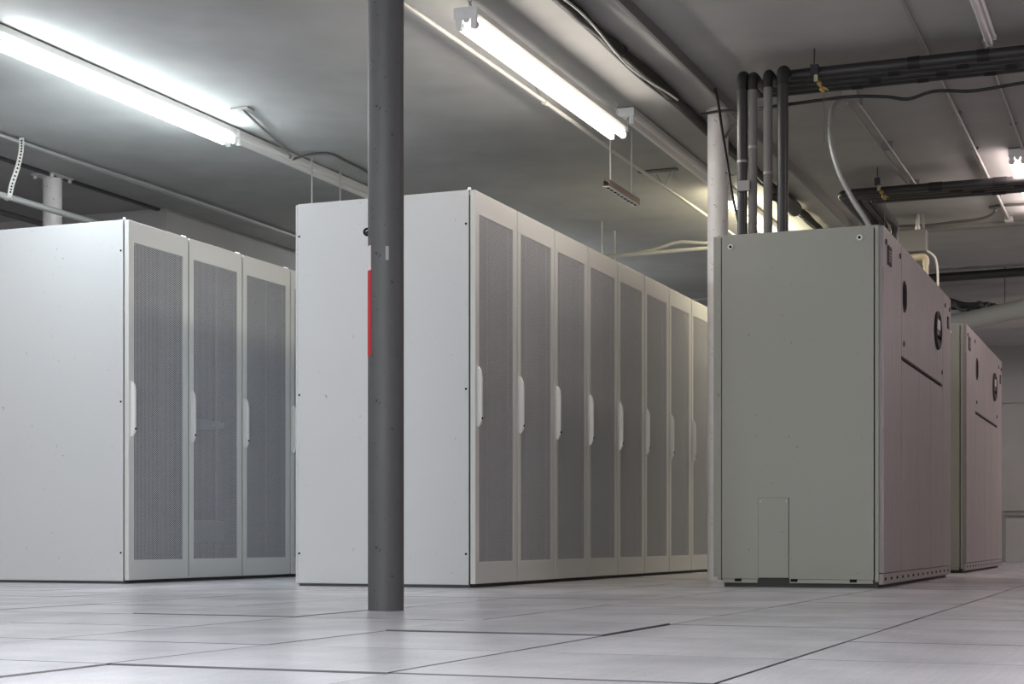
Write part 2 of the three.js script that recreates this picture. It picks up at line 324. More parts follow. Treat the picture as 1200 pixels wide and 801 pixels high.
// ---------------------------------------------------------------- cooling units
function makeCooler() {                         // origin: floor at the front near corner; +x is the front, -z runs down its length
  const o = new THREE.Group(), D = 0.825, L = 2.75, H = 1.81, f = 0.022;
  mk('core', bx(-D + 0.03, -0.03, 0.045, H - 0.012, -L + 0.02, -0.02), M.cracDark, o);
  mk('plinth', merge([bx(-D + 0.035, -0.008, 0, 0.045, -L + 0.02, -0.012)]), M.cracDark, o);
  mk('top_panel', rb(-D, -0.004, H - 0.014, H, -L, -0.003, 0.003), M.crac, o);
  mk('back_panel', rb(-D, -D + 0.02, 0.035, H - 0.012, -L, -0.003, 0.003), M.crac, o);
  // near end: big panel with a small access cover let into its foot
  const a0 = -0.61, a1 = -0.452, e0 = -D + 0.024, e1 = -0.026, b = 0.041;
  const sh = new THREE.Shape(); sh.moveTo(e0, b); sh.lineTo(a0, b); sh.lineTo(a0, 0.455); sh.lineTo(a1, 0.455); sh.lineTo(a1, b); sh.lineTo(e1, b); sh.lineTo(e1, H - 0.003); sh.lineTo(e0, H - 0.003); sh.closePath();
  const eg = new THREE.ExtrudeGeometry(sh, { depth: 0.014, bevelEnabled: true, bevelSize: 0.002, bevelOffset: -0.002, bevelThickness: 0.002, bevelSegments: 2 }); eg.translate(0, 0, -0.018);
  mk('end_panel', metric(eg), M.crac, o);
  mk('access_cover', rb(a0 + 0.0004, a1 - 0.0028, 0.048, 0.4546, -0.016, -0.0005, 0.0012), M.crac, o);
  for (const x of [a0 + 0.012, a1 - 0.012]) { const g = cyl(0.004, 0.004, 0.004, 10); g.rotateX(Math.PI / 2); g.translate(x, 0.438, 0); mk('screw', g, M.steel, o); }
  for (const [c0, c1] of [[-D + 0.03, a0 - 0.004], [a1 + 0.004, e1 - 0.004]]) mk('bottom_hem', rb(c0, c1, 0.021, 0.040, -0.012, 0.001, 0.002), M.crac, o);
  for (const x of [-0.715, -0.425, -0.127]) mk('hem_notch', rb(x - 0.018, x + 0.018, 0.028, 0.043, -0.010, 0.0025, 0.002), M.black, o);
  for (const [x, y] of [[-0.755, 1.748], [-0.096, 1.752]]) { const g = new THREE.TorusGeometry(0.011, 0.0035, 8, 20); g.translate(x, y, 0.001); const w = mk('panel_fastener', g, M.handle, o); const c = cyl(0.007, 0.007, 0.004, 12); c.rotateX(Math.PI / 2); c.translate(x, y, 0); mk('fastener_hole', c, M.black, w); }
  // far end and corner posts
  mk('far_panel', rb(-D + 0.024, -0.026, 0.036, H - 0.003, -L, -L + 0.016, 0.003), M.crac, o);
  for (const z of [-0.022, -L + 0.002]) mk('corner_post', rb(-0.020, -0.001, 0.03, H - 0.001, z, z + 0.020, 0.003), M.crac, o);
  mk('rear_post', rb(-D - 0.022, -D + 0.016, 0.05, H - 0.004, -0.03, -0.004, 0.004), M.crac, o);
  // front panels
  const fp = (name, t0, t1, h0, h1) => mk(name, rb(-0.004, f, h0, h1, -t1 + 0.0055, -t0 - 0.0055, 0.004, 2), M.cracFront, o);
  const T = [0.012, 0.60, 1.26, 1.76, 2.335, L - 0.004];
  const pa = fp('front_panel', T[0], T[1], 0.075, H - 0.002), up = fp('upper_door', T[1], T[4], 1.218, H - 0.002), pb = fp('front_panel', T[4], T[5], 0.075, H - 0.002);
  for (let i = 1; i < 4; i++) fp('lower_panel', T[i], T[i + 1], 0.075, 1.196);
  mk('kick_plate', rb(-0.004, f - 0.003, 0.018, 0.072, -T[5], -T[0], 0.002), M.cracFront, o);
  for (let k = 0; k < 14; k++) { const z = -0.06 - k * 0.195; mk('kick_slot', rb(f - 0.006, f - 0.002, 0.038, 0.052, z - 0.05, z, 0.001), M.black, o); }
  const dot = (t, y, r, m, par) => { const g = cyl(r, r, 0.008, 14); g.rotateZ(Math.PI / 2); g.translate(f + 0.001, y, -t); return mk('quarter_turn_fastener', g, m, par); };
  for (const [t, y, par] of [[0.08, 1.735, pa], [0.55, 1.74, pa], [0.68, 1.29, up], [2.28, 1.29, up], [2.44, 1.73, pb], [2.66, 1.73, pb]]) dot(t, y, 0.014, M.cracDark, par);
  const plate = (t, y0, y1, w, par) => { const p = mk('name_plate', rb(f - 0.001, f + 0.006, y0, y1, -t - w, -t, 0.002), M.plate, par); for (let k = 0; k < 4; k++) mk('plate_line', bx(f + 0.0055, f + 0.0065, y0 + (y1 - y0) * (0.2 + k * 0.16), y0 + (y1 - y0) * (0.26 + k * 0.16), -t - w * 0.8, -t - w * 0.2), M.plateLine || (M.plateLine = std([0.26, 0.24, 0.24], 0.5)), p); };
  plate(0.125, 1.632, 1.728, 0.11, pa); plate(2.55, 1.60, 1.675, 0.07, pb);
  // recessed pull: a dark slot with rounded ends and its lip
  const pill = (w, h, d) => { const s = new THREE.Shape(), r = w / 2, y = h / 2 - r; s.absarc(0, y, r, 0, Math.PI, false); s.absarc(0, -y, r, Math.PI, Math.PI * 2, false); s.closePath(); const g = new THREE.ExtrudeGeometry(s, { depth: d, bevelEnabled: true, bevelSize: 0.002, bevelThickness: 0.002, bevelSegments: 2, curveSegments: 16 }); g.rotateY(Math.PI / 2); return g; };
  const pull = mk('recessed_pull', pill(0.120, 0.165, 0.004).translate(f - 0.001, 1.545, -0.70), M.plate, up);
  mk('pull_slot', pill(0.090, 0.135, 0.003).translate(f + 0.003, 1.545, -0.70), M.black, pull);
  // oval control display
  const ring = new THREE.TorusGeometry(0.118, 0.020, 12, 40); ring.rotateY(Math.PI / 2); ring.scale(0.5, 0.86, 1.0); ring.translate(f + 0.006, 1.525, -2.06);
  const disp = mk('control_display', ring, M.plate, up);
  const lens = cyl(0.112, 0.118, 0.014, 40); lens.rotateZ(-Math.PI / 2); lens.scale(0.6, 0.86, 1.0); lens.translate(f + 0.004, 1.525, -2.06); mk('display_face', lens, M.screen, disp);
  mk('display_screen', rb(f + 0.006, f + 0.012, 1.530, 1.590, -2.125, -1.995, 0.003), M.galv, disp);
  for (let k = 0; k < 4; k++) { const g = new THREE.SphereGeometry(0.010, 12, 8); g.translate(f + 0.009, 1.482, -1.992 - k * 0.045); mk('button', g, M.black, disp); }
  return shade(o);
}
{
  const c = makeCooler();
  place(c, 'cooling_unit', 'large grey-green cooling cabinet with four insulated pipes rising from its top', 'air conditioner', P(-1.330, 0, 8.25));
  place(c.clone(), 'cooling_unit', 'grey cooling cabinet half hidden behind the other, near the far wall', 'air conditioner', P(-1.370, 0, 12.25));
}

// ---------------------------------------------------------------- columns
function column(v, u, r, mat, top, label, plate) {
  const t = thing('steel_column', label, 'column', P(v, 0, u));
  const sg = cyl(r, r, top - 0.012, 48).translate(0, (top - 0.012) / 2, 0), suv = sg.attributes.uv; for (let i = 0; i < suv.count; i++) suv.setXY(i, suv.getX(i) * r * 6.283, suv.getY(i) * top);
  mk('shaft', sg, mat, t);
  mk('collar', cyl(r + 0.006, r + 0.012, 0.018, 40).translate(0, top - 0.009, 0), mat, t);
  if (plate) mk('cap_plate', rb(-0.09, 0.09, top - 0.012, top, -0.12, 0.12, 0.002), mat, t);
  if (plate) for (const [x, z] of [[-0.07, 0.10], [0.07, 0.10], [-0.07, -0.10], [0.07, -0.10]]) mk('bolt', cyl(0.013, 0.013, 0.022, 6).translate(x, top - 0.022, z), mat, t);
  return t;
}
const colA = column(-2.478, 5.04, 0.0615, M.column, CEIL, 'dark grey steel column before the middle row, red and white tape on it');
column(-2.462, 9.44, 0.0610, M.columnPale, CEIL, 'pale round column beside the large cooling unit, black cable hanging past it');
column(-7.23, 9.44, 0.065, M.columnPale, CEIL, 'pale round column with bolted cap plate behind the left rack row', true);
{
  // a strip of red and white warning tape stuck to the left flank of the near column
  const w = new THREE.Vector3(-2.478, 0, -5.04).normalize(), left = new THREE.Vector3(0, 1, 0).cross(w), a0 = Math.atan2(left.x, left.z);
  const band = (h0, h1, da, db, r) => { const a = a0 + da, b = a0 + db; const g = new THREE.CylinderGeometry(r, r, h1 - h0, 12, 1, true, a, b - a); const g2 = new THREE.CylinderGeometry(r - 0.0008, r - 0.0008, h1 - h0, 12, 1, true, a, b - a); const m = merge([g, g2]); m.translate(-2.478, (h0 + h1) / 2, -5.04); return m; };
  const hOf = (y) => CAM_H + (VPY - y) / FOCAL * 5.6;
  const s = tag(new THREE.Group(), '', ''); used.delete('');
  scene.remove(s);
  const t = thing('warning_tape', 'red and white tape strip on the left flank of the dark grey column', 'tape');
  mk('red_part', band(hOf(418), hOf(318), -0.5, 0.66, 0.0624), M.red, t); mk('white_part', band(hOf(318.2), hOf(289.5), -0.5, 0.62, 0.0625), M.paper, t);
  const clip = thing('clip', 'small black clip on the left side of the dark grey column above the red tape', 'clip');
  const q = new THREE.Vector3(-2.478, hOf(272), -5.04).addScaledVector(left, 0.063);
  mk('clip_ring', new THREE.TorusGeometry(0.011, 0.004, 8, 18).rotateY(YAW).translate(q.x, q.y, q.z), M.black, clip);
  mk('clip_base', new THREE.SphereGeometry(0.008, 12, 8).translate(q.x, q.y - 0.004, q.z), M.plate, clip);
  const tp = thing('clear_tape', 'small clear tape patch on the dark grey column, right of the red tape', 'tape');
  const cyl2 = (h0, h1, a, b, r) => { const g = new THREE.CylinderGeometry(r, r, h1 - h0, 6, 1, true, a, b - a); g.translate(-2.478, (h0 + h1) / 2, -5.04); return g; };
  const f0 = Math.atan2(-w.x, -w.z);
  mk('tape_film', cyl2(hOf(308), hOf(292), f0 - 0.02, f0 + 0.16, 0.0624), M.tape, tp);
}

// ---------------------------------------------------------------- fluorescent strip lights
function rect(color, radiance, w, h, pos, dir, up = new THREE.Vector3(0, 0, 1)) {
  const l = new THREE.RectAreaLight(new THREE.Color().setRGB(...color), radiance, w, h);
  l.up.copy(up); l.position.copy(pos); l.lookAt(pos.clone().sub(dir)); l.rotation.z += 0;
  // a RectAreaLight shines along its own -z; lookAt of a light turns -z away from the target, so aim at the mirrored point
  const m = new THREE.Matrix4().lookAt(pos, pos.clone().add(dir), up); l.quaternion.setFromRotationMatrix(m);
  scene.add(l); return l;
}
const PROFILE = [[-0.054, 0], [-0.054, -0.030], [-0.044, -0.042], [-0.020, -0.044], [-0.008, -0.066], [0.008, -0.066], [0.020, -0.044], [0.044, -0.042], [0.054, -0.030], [0.054, 0]];
const NARROW = [[-0.030, 0], [-0.030, -0.014], [-0.022, -0.022], [0.022, -0.022], [0.030, -0.014], [0.030, 0]];
function stripLight(v, top, u0, len, o) {
  const t = thing('strip_light', o.label, 'light', P(v, top, u0), o.group);
  const prof = o.single ? NARROW : PROFILE, hw = o.single ? 0.030 : 0.054, ty = o.single ? -0.044 : -0.0755, lift = ty + 0.0755;
  const hg = extrude(prof, len - 0.02); hg.translate(0, 0, -len + 0.01); mk('housing', metric(hg), M.fixture, t);
  for (const z of [0, -len]) { const s = z ? 1 : -1; mk('end_cap', rb(-hw - 0.002, hw + 0.002, -0.052 + lift * 0.8, 0.0005, z ? z - 0.002 : -0.010, z ? z + 0.010 : 0.002, 0.002), M.socket, t); }
  const xs = o.single ? [0] : [-0.036, 0.036];
  for (const x of xs) for (const z of [-0.020, -len + 0.020]) { mk('lamp_holder', rb(x - 0.014, x + 0.014, -0.094 + lift, -0.040 + lift, z - 0.010, z + 0.010, 0.004), M.socket, t); }
  if (o.tubes) for (const x of xs) {
    const g = cyl(0.0185, 0.0185, len - 0.062, 20); g.rotateX(Math.PI / 2); g.translate(x, ty, -len / 2);
    const mat = o.lit ? new THREE.MeshStandardMaterial({ color: 0xffffff, roughness: 0.3, emissive: new THREE.Color().setRGB(...o.lit), emissiveIntensity: GLOW }) : M.deadTube;
    const tb = mk('lamp_tube', g, mat, t);
    for (const s of [-1, 1]) { const c = cyl(0.0192, 0.0192, 0.012, 20); c.rotateX(Math.PI / 2); c.translate(x, ty, -len / 2 + s * (len / 2 - 0.030)); mk('tube_cap', c, M.steel, tb); }
  }
  if (!o.chain) for (const z of [-0.3, -len / 2, -len + 0.3]) mk('spacer', bx(-0.02, 0.02, 0, CEIL - top, z - 0.03, z + 0.03), M.socket, t);
  if (o.chain) for (const z of [-0.06, -len + 0.06]) {
    const n = Math.ceil((CEIL - top) / 0.022), links = [];
    for (let k = 0; k < n; k++) { const g = new THREE.TorusGeometry(0.011, 0.0028, 6, 12); if (k % 2) g.rotateY(Math.PI / 2); g.translate(0, 0.008 + k * (CEIL - top - 0.014) / Math.max(1, n - 1), z); links.push(g); }
    mk('chain', merge(links), M.steel, t);
  }
  if (o.lit) {
    const L = len - 0.07, c = P(v, top - 0.0755, u0 + len / 2), Zax = new THREE.Vector3(0, 0, 1);
    rect(o.lit, o.power * (o.chain ? 0.42 : 0.75), L, 0.105, c.clone().add(new THREE.Vector3(0, -0.0215, 0)), new THREE.Vector3(0, -1, 0), new THREE.Vector3(1, 0, 0));
    for (const s of [-1, 1]) rect(o.lit, o.power * (o.chain ? 1 : 0.7), L, 0.034, c.clone().add(new THREE.Vector3(s * 0.0575, 0.0, 0)), new THREE.Vector3(s, 0, 0), new THREE.Vector3(0, 1, 0));
  }
  return t;
}
{
  const len = 2.25;
  stripLight(-5.37, CEIL - 0.008, 6.505, len, { tubes: 1, lit: COOL, power: LAMP.cool, label: 'lit cool white strip light above the left rack row at the top left' });
  stripLight(-5.37, CEIL - 0.008, 4.20, len, { tubes: 1, lit: FRONT, power: LAMP.coolNear, label: 'lit strip light in line with the top left one, just outside the picture' });
  stripLight(-5.37, CEIL - 0.008, 1.20, len, { tubes: 1, lit: FRONT, power: LAMP.front, label: 'lit strip light over the open floor before the left row, outside the picture' });
  stripLight(-2.95, CEIL - 0.008, -1.20, len, { tubes: 1, lit: COOL, power: LAMP.frontMid, label: 'lit strip light behind the camera, in line with the chain hung one' });
  stripLight(-0.95, CEIL - 0.008, -1.20, len, { tubes: 1, lit: FRONT, power: LAMP.frontRight, label: 'lit strip light behind the camera, in line with the unlit narrow one' });
  stripLight(-8.00, CEIL - 0.008, 5.40, len, { tubes: 1, lit: PINK, power: LAMP.left, label: 'lit strip light over the floor left of the left row, outside the picture' });
  stripLight(-5.37, CEIL - 0.008, 13.0, len, { tubes: 1, lit: COOL, power: LAMP.far, label: 'lit strip light far back over the left row, hidden by the middle row' });
  stripLight(-5.37, CEIL - 0.008, 8.765, len, { label: 'empty white strip light end to end with the lit one at the top left' });
  stripLight(-2.95, 2.652, 6.81, 2.245, { tubes: 1, chain: 1, lit: WARM, power: LAMP.warm, label: 'lit warm white strip light hung on chains above the middle rack row' });
  stripLight(-2.95, CEIL - 0.008, 9.165, len, { label: 'empty white strip light between the hanging lit one and the pale column' });
  stripLight(-2.95, CEIL - 0.008, 11.50, len, { tubes: 1, lit: AMBER, power: LAMP.amber, label: 'lit yellowish strip light glowing behind the pale column and the four pipes' });
  stripLight(-0.824, CEIL - 0.008, 6.28, len, { tubes: 1, single: 1, label: 'unlit narrow strip light at the top right, ending above the pipe run' });
  stripLight(-0.897, CEIL - 0.008, 11.06, len, { tubes: 1, lit: PINK, power: LAMP.pink, label: 'lit pinkish strip light at the right edge above the second pipe run' });
  stripLight(1.10, CEIL - 0.008, 14.6, len, { tubes: 1, lit: PINK, power: LAMP.pinkFar, label: 'lit pinkish strip light far back over the right aisle, outside the picture' });
  stripLight(1.5, CEIL - 0.008, 6.1, len, { tubes: 1, lit: PINK, power: LAMP.pinkNear, label: 'lit strip light over the aisle right of the cooling units, outside the picture' });
}

// ---------------------------------------------------------------- cooling pipes
function coolPipes() {
  const mats = [M.insul, M.foam, M.foam, M.insul], words = ['first', 'second', 'third', 'fourth'];
  const rv = [-2.05, -1.995, -1.915, -1.838], rad = [0.027, 0.0235, 0.0235, 0.029], ru = [8.735, 8.645, 8.56, 8.475], hh = [2.655, 2.648, 2.652, 2.660];
  for (let i = 0; i < 4; i++) {
    const lab = [`first from the left of the four pipes rising from the front cooling unit, shiny black`, `second from the left of the four pipes rising from the front cooling unit, grey foam`,
      `third from the left of the four pipes rising from the front cooling unit, grey foam`, `fourth from the left of the four pipes on the front cooling unit, thick shiny black`][i];
    const t = thing('cooling_pipe', lab, 'pipe', null, 'pipes of the front cooling unit');
    const path = [P(rv[i], 1.811, 8.36), P(rv[i], hh[i], 8.36), P(rv[i], hh[i], ru[i]), P(3.18, hh[i], ru[i])];
    mk('riser', sweep(rounded(path.slice(0, 3), 0.05, 5), rad[i], 16), mats[i], t);
    mk('run_section', sweep(rounded([P(rv[i], hh[i], 8.40), path[2], path[3]], 0.05, 5), rad[i] + 0.0008, 16), M.insul, t);
    mk('elbow_sleeve', sweep(rounded([P(rv[i], hh[i] - 0.075, 8.36), P(rv[i], hh[i], 8.36), P(rv[i], hh[i], 8.43)], 0.05, 6), rad[i] + 0.0025, 16), M.sleeve, t);
    for (let k = 0; k < 5; k++) { const v = -1.55 + k * 0.34 + i * 0.11; mk('pipe_clamp', sweep([P(v, hh[i], ru[i]), P(v + 0.06, hh[i], ru[i])], rad[i] + 0.003, 14), M.sleeve, t); }
    for (const h of i === 0 ? [2.20] : i === 1 ? [2.27] : i === 2 ? [2.13] : []) mk('pipe_band', sweep([P(rv[i], h, 8.36), P(rv[i], h + 0.012, 8.36)], rad[i] + 0.002, 14), M.greyConduit, t);
    if (i === 0) mk('pipe_bracket', rb(rv[0] - 0.02, rv[0] + 0.05, 2.045, 2.10, -8.335, -8.315, 0.004), M.greyConduit, t);
  }
  const rv2 = [-2.10, -2.04, -1.98, -1.91], ru2 = [11.39, 11.48, 11.57, 11.66];
  for (let i = 0; i < 4; i++) {
    const lab = ['first, nearest pipe of the black run that feeds the rear cooling unit', 'second pipe of the black run that feeds the rear cooling unit', 'third pipe of the black run that feeds the rear cooling unit', 'farthest pipe of the black run that feeds the rear cooling unit'][i];
    const t = thing('cooling_pipe', lab, 'pipe', null, 'pipes of the rear cooling unit');
    const path = [P(3.18, 2.635, ru2[i]), P(rv2[i], 2.635, ru2[i]), P(rv2[i], 2.625, 12.5 + i * 0.03), P(rv2[i], 1.811, 12.55 + i * 0.03)];
    mk('pipe_body', sweep(rounded(path, 0.08, 5), i % 3 ? 0.026 : 0.03, 14), M.insul, t);
    for (let k = 0; k < 4; k++) { const v = -1.5 + k * 0.42 + i * 0.13; mk('pipe_clamp', sweep([P(v, 2.635, ru2[i]), P(v + 0.09, 2.635, ru2[i])], 0.033, 12), M.sleeve, t); }
  }
  // trapeze hangers that carry the runs
  for (const [u0, u1, h, v, what] of [[8.42, 8.80, 2.612, -0.45, 'front pipe run, just past the right edge'], [11.33, 11.73, 2.595, -0.70, 'second pipe run, just past the right edge']]) {
    const t = thing('pipe_hanger', `dark steel hanger carrying the ${what}`, 'hanger', null);
    mk('cross_bar', rb(v - 0.02, v + 0.02, h - 0.035, h, -u1, -u0, 0.002), M.cracDark, t);
    for (const u of [u0 + 0.012, u1 - 0.012]) mk('hanger_rod', rod(P(v, h - 0.03, u), P(v, CEIL, u), 0.005), M.greyConduit, t);
  }
}
coolPipes();
function valve(px, py, Z, label) {
  const t = thing('valve', label, 'valve', null), p = at(px, py, Z);
  mk('bracket', rb(p.x - 0.058, p.x - 0.018, p.y + 0.075, p.y + 0.125, p.z - 0.03, p.z + 0.012, 0.003), M.cracDark, t);
  const g = new THREE.LatheGeometry([[0, -0.05], [0.012, -0.05], [0.012, -0.03], [0.018, -0.028], [0.018, 0.0], [0.010, 0.004], [0.010, 0.03], [0.017, 0.032], [0.017, 0.055], [0.008, 0.06], [0.008, 0.09], [0, 0.09]].map(([a, b]) => new THREE.Vector2(a, b)), 14);
  g.scale(0.8, 0.62, 0.8); g.rotateZ(0.45); g.translate(p.x, p.y, p.z); mk('bracket_rod', rod(new THREE.Vector3(p.x - 0.04, p.y + 0.12, p.z - 0.01), new THREE.Vector3(p.x - 0.04, CEIL, p.z - 0.01), 0.004, 6), M.cracDark, t); const b = mk('valve_body', g, M.brass, t);
  mk('fitting', rb(-0.010, 0.010, 0.036, 0.072, -0.010, 0.010, 0.004).translate(p.x - 0.030, p.y, p.z), M.fitting || (M.fitting = std([0.42, 0.42, 0.26], 0.5)), t);
  mk('lever', rb(-0.006, 0.028, -0.005, 0.005, 0.0, 0.014, 0.003).rotateZ(-0.6).translate(p.x + 0.015, p.y - 0.005, p.z + 0.012), M.brass, t);
  mk('drain_wire', rod(new THREE.Vector3(p.x + 0.012, p.y - 0.04, p.z), new THREE.Vector3(p.x + 0.012, p.y - 0.28, p.z), 0.0022, 6), M.greyCable, t);
}
valve(963, 103, 8.45, 'small brass valve with a drain wire on the front pipe run');
valve(1035, 229, 11.15, 'small brass valve at the left end of the second pipe run');

// ---------------------------------------------------------------- conduits, cables, hangers
const wire = (name, pts, r, mat, label, category, n = 60, group) => tag(mk(name, sweep(spline(pts, n), r, 8), mat), label, category, group);
{
  // insulated line and its wires along the beam
  const t = thing('insulated_line', 'black insulated line running along the ceiling beam past the pale column', 'pipe', null);
  const pts = []; for (let u = 2.5; u <= 16.8; u += 0.35) pts.push(P(-2.597 + 0.006 * Math.sin(u * 3.1), 2.744 + 0.002 * Math.sin(u * 2.3 + 1), u));
  mk('pipe_body', sweep(spline(pts, 260), (i) => 0.023 + 0.011 * vn(i * 0.31, 2, 97), 14), M.lagging || (M.lagging = std([0.024, 0.022, 0.022], 0.62)), t);
  const p2 = []; for (let u = 2.5; u <= 16.8; u += 0.35) p2.push(P(-2.638 + 0.008 * Math.sin(u * 2.1), 2.745 + 0.006 * Math.sin(u * 4.3), u));
  mk('thin_line', sweep(spline(p2, 200), 0.011, 8), M.greyCable, t);
  for (let k = 0; k < 12; k++) { const u = 6.2 + k * 0.9; mk('clip', sweep([P(-2.597, 2.744, u), P(-2.597, 2.744, u + 0.02)], 0.034, 12), M.sleeve, t); }
  mk('joint_sleeve', sweep([P(-2.594, 2.72, 11.6), P(-2.594, 2.72, 12.2)], 0.058, 14), M.insul, t);
  const p3 = []; for (let u = 6.0; u <= 9.0; u += 0.14) { const q = -0.012 + 0.020 * Math.sin(u * 3.6 + 0.5); p3.push(P(-2.569 + 0.69 * q, 2.719 + 0.72 * q, u)); }
  wire('white_wire', p3, 0.0055, M.whiteWire, 'white wire winding along the black insulated line on the ceiling', 'wire', 160);
  // conduit near the hanging strip light, with its two wire hangers
  const cpts = []; for (let u = 5; u <= 17; u += 1) cpts.push(P(-3.222, 2.681 + 0.003 * Math.sin(u * 1.7), u));
  const c = thing('conduit', 'thin pale conduit hung below the ceiling, left of the hanging strip light', 'conduit', null);
  mk('conduit_pipe', sweep(spline(cpts, 60), 0.0115, 10), M.conduit, c);
  for (const u of [8.55, 10.9, 13.8]) for (const s of [-1, 1]) mk('wire_hanger', rod(P(-3.222, 2.673, u), P(-3.222 + s * 0.07, CEIL, u - s * 0.05), 0.003, 6), M.greyConduit, c);
  mk('coupling', sweep([P(-3.222, 2.681, 8.54), P(-3.222, 2.681, 8.58)], 0.016, 10), M.conduit, c);
  // conduits over the right half
  const thinMat = M.thin || (M.thin = std([0.34, 0.325, 0.31], 0.45, { metalness: 0.2 }));
  const straight = (v, h, u0, u1, r, label, boxes) => { const q = thing('conduit', label, 'conduit', null); mk('conduit_pipe', rod(P(v, h, u0), P(v, h, u1), r, 10), thinMat, q); for (const u of boxes) mk('conduit_strap', rb(v - r - 0.012, v + r + 0.012, h + r * 0.4, CEIL, -u - 0.02, -u, 0.002), M.greyConduit, q); return q; };
  straight(-1.152, 2.760, 3.5, 13.38, 0.0115, 'thin conduit on the ceiling between the pipe valve and the unlit strip light', [6.8, 7.5, 10.0, 10.95, 12.5]);
  straight(-0.865, 2.765, 8.6, 11.04, 0.009, 'thin conduit on the ceiling leading to the pinkish strip light at the right edge', [9.1, 10.4]);
  const pr = thing('conduit_pair', 'pair of thin parallel conduits on the ceiling behind the grey flexible conduit', 'conduit', null);
  for (const v of [-1.682, -1.628]) mk('conduit_pipe', rod(P(v, 2.722, 9.32), P(v, 2.722, 12.0), 0.0075, 10), thinMat, pr);
  for (const u of [9.45, 10.6, 11.8]) mk('conduit_strap', rb(-1.692, -1.618, 2.727, CEIL, -u - 0.02, -u, 0.002), M.greyConduit, pr);
  mk('junction_box', rb(-1.70, -1.61, 2.69, CEIL - 0.001, -9.33, -9.24, 0.004), M.greyConduit, pr);
  // grey flexible conduit dropping to the front cooling unit
  const fl = spline([at(992, 121, 9.20), at(984, 119, 9.16), at(976, 127, 9.12), at(973.5, 146, 9.09), at(974.5, 170, 9.06), at(983, 201, 9.04), at(1000, 235, 9.02), at(1018, 264, 9.0), at(1028, 296.5, 9.0)], 420);
  tag(mk('flexible_conduit', sweep(fl, (i) => 0.0125 + (i % 4 < 2 ? 0 : 0.0035), 12), M.galv), 'grey ribbed flexible conduit arching down to the top of the front cooling unit', 'conduit');
  // black cables near the pale column
  wire('black_cable', [at(822, 134, 9.55), at(845, 130, 9.3), at(872, 130, 9.0), at(905, 125, 8.62), at(960, 117.5, 8.52), at(1000, 113, 8.42), at(1040, 113.5, 8.33), at(1064, 116, 8.28), at(1094, 107, 8.22), at(1140, 106.5, 8.12), at(1200, 97, 8.0), at(1260, 92, 7.9)], 0.0085, M.cable, 'thin black cable sagging along the underside of the front pipe run', 'cable', 120);
  wire('black_cable', [at(838, 104, 9.11), at(840.5, 114, 9.10), at(846, 150, 9.0), at(853, 195, 8.85), at(858, 228, 8.75), at(866, 262, 8.70), at(872, 286.5, 8.75)], 0.0075, M.cable, 'thin black cable hanging down in front of the pale column to the cooling unit', 'cable');
  wire('black_cable', [at(850, 160, 9.62), at(857, 150, 9.4), at(868, 143, 9.0)], 0.009, M.cable, 'short black cable from behind the pale column to the first pipe', 'cable', 20);
  wire('black_cable', [at(851, 203, 9.5), at(858, 205, 9.2), at(868, 201, 8.75)], 0.006, M.cable, 'short slack black cable halfway between the pale column and the first pipe', 'cable', 20);
  // ribs of the left background
  const lp = thing('suspended_pipe', 'pale pipe hung by a perforated strap above the left rack row', 'pipe', null);
  mk('pipe_body', rod(P(-6.8, 2.406, 5), P(-6.8, 2.406, 13.2), 0.021, 16), M.galv, lp);
  const strap = thing('perforated_strap', 'perforated steel strap holding the pale pipe at the upper left', 'strap', null);
  const us = 8.41, path = spline([P(-6.70, 2.772, us + 0.03), P(-6.728, 2.70, us + 0.06), P(-6.750, 2.60, us + 0.055), P(-6.768, 2.48, us + 0.02), P(-6.774, 2.40, us), P(-6.80, 2.382, us)], 24);
  const sp = [], si = [], half = 0.017, th = 0.0015;                 // a flat ribbon, its width along the row
  path.forEach((p, i) => {
    const d = path[Math.min(i + 1, path.length - 1)].clone().sub(path[Math.max(i - 1, 0)]).normalize(), w = new THREE.Vector3(0.35, 0, -1).addScaledVector(d, -d.dot(new THREE.Vector3(0.35, 0, -1))).normalize(), n = d.clone().cross(w);
    for (const [a, b] of [[-1, -1], [1, -1], [1, 1], [-1, 1]]) { const q = p.clone().addScaledVector(w, a * half).addScaledVector(n, b * th); sp.push(q.x, q.y, q.z); }
    if (i) for (let k = 0; k < 4; k++) { const c = (i - 1) * 4 + k, e = (i - 1) * 4 + (k + 1) % 4; si.push(c, e, c + 4, e, e + 4, c + 4); }
  });
  const ribbon = new THREE.BufferGeometry(); ribbon.setAttribute('position', new THREE.Float32BufferAttribute(sp, 3)); ribbon.setIndex(si); const rg = ribbon.toNonIndexed(); rg.computeVertexNormals();
  mk('strap_band', rg, M.conduit, strap);
  for (let i = 1; i < 18; i++) { const a = path[i]; const g = cyl(0.006, 0.006, 0.007, 10); g.rotateZ(Math.PI / 2); g.translate(a.x + 0.001, a.y, a.z); mk('strap_hole', g, M.black, strap); }
  const cl = thing('conduit_pair', 'pale conduits along the ceiling beam above the left rack row', 'conduit', null);
  for (const [v, h] of [[-6.745, 2.762], [-6.70, 2.752]]) { const q = []; for (let u = 4; u <= 16; u += 1) q.push(P(v + 0.02 * Math.sin(u * 1.3 + v * 30), h + 0.002 * Math.sin(u * 2.1), u)); mk('conduit_pipe', sweep(spline(q, 60), 0.011, 10), M.galv, cl); }
  tag(mk('dark_pipe', rod(P(-8.0, 2.66, 5), P(-8.0, 2.66, 10.7), 0.022, 12), M.greyCable), 'dark pipe in the gloom behind the suspended pale pipe at the left edge', 'pipe');
  // whip from the ceiling box to the empty fixture
  const wh = thing('ceiling_whip', 'bent pale conduit whip from a ceiling box to the empty strip light at left', 'conduit', null);
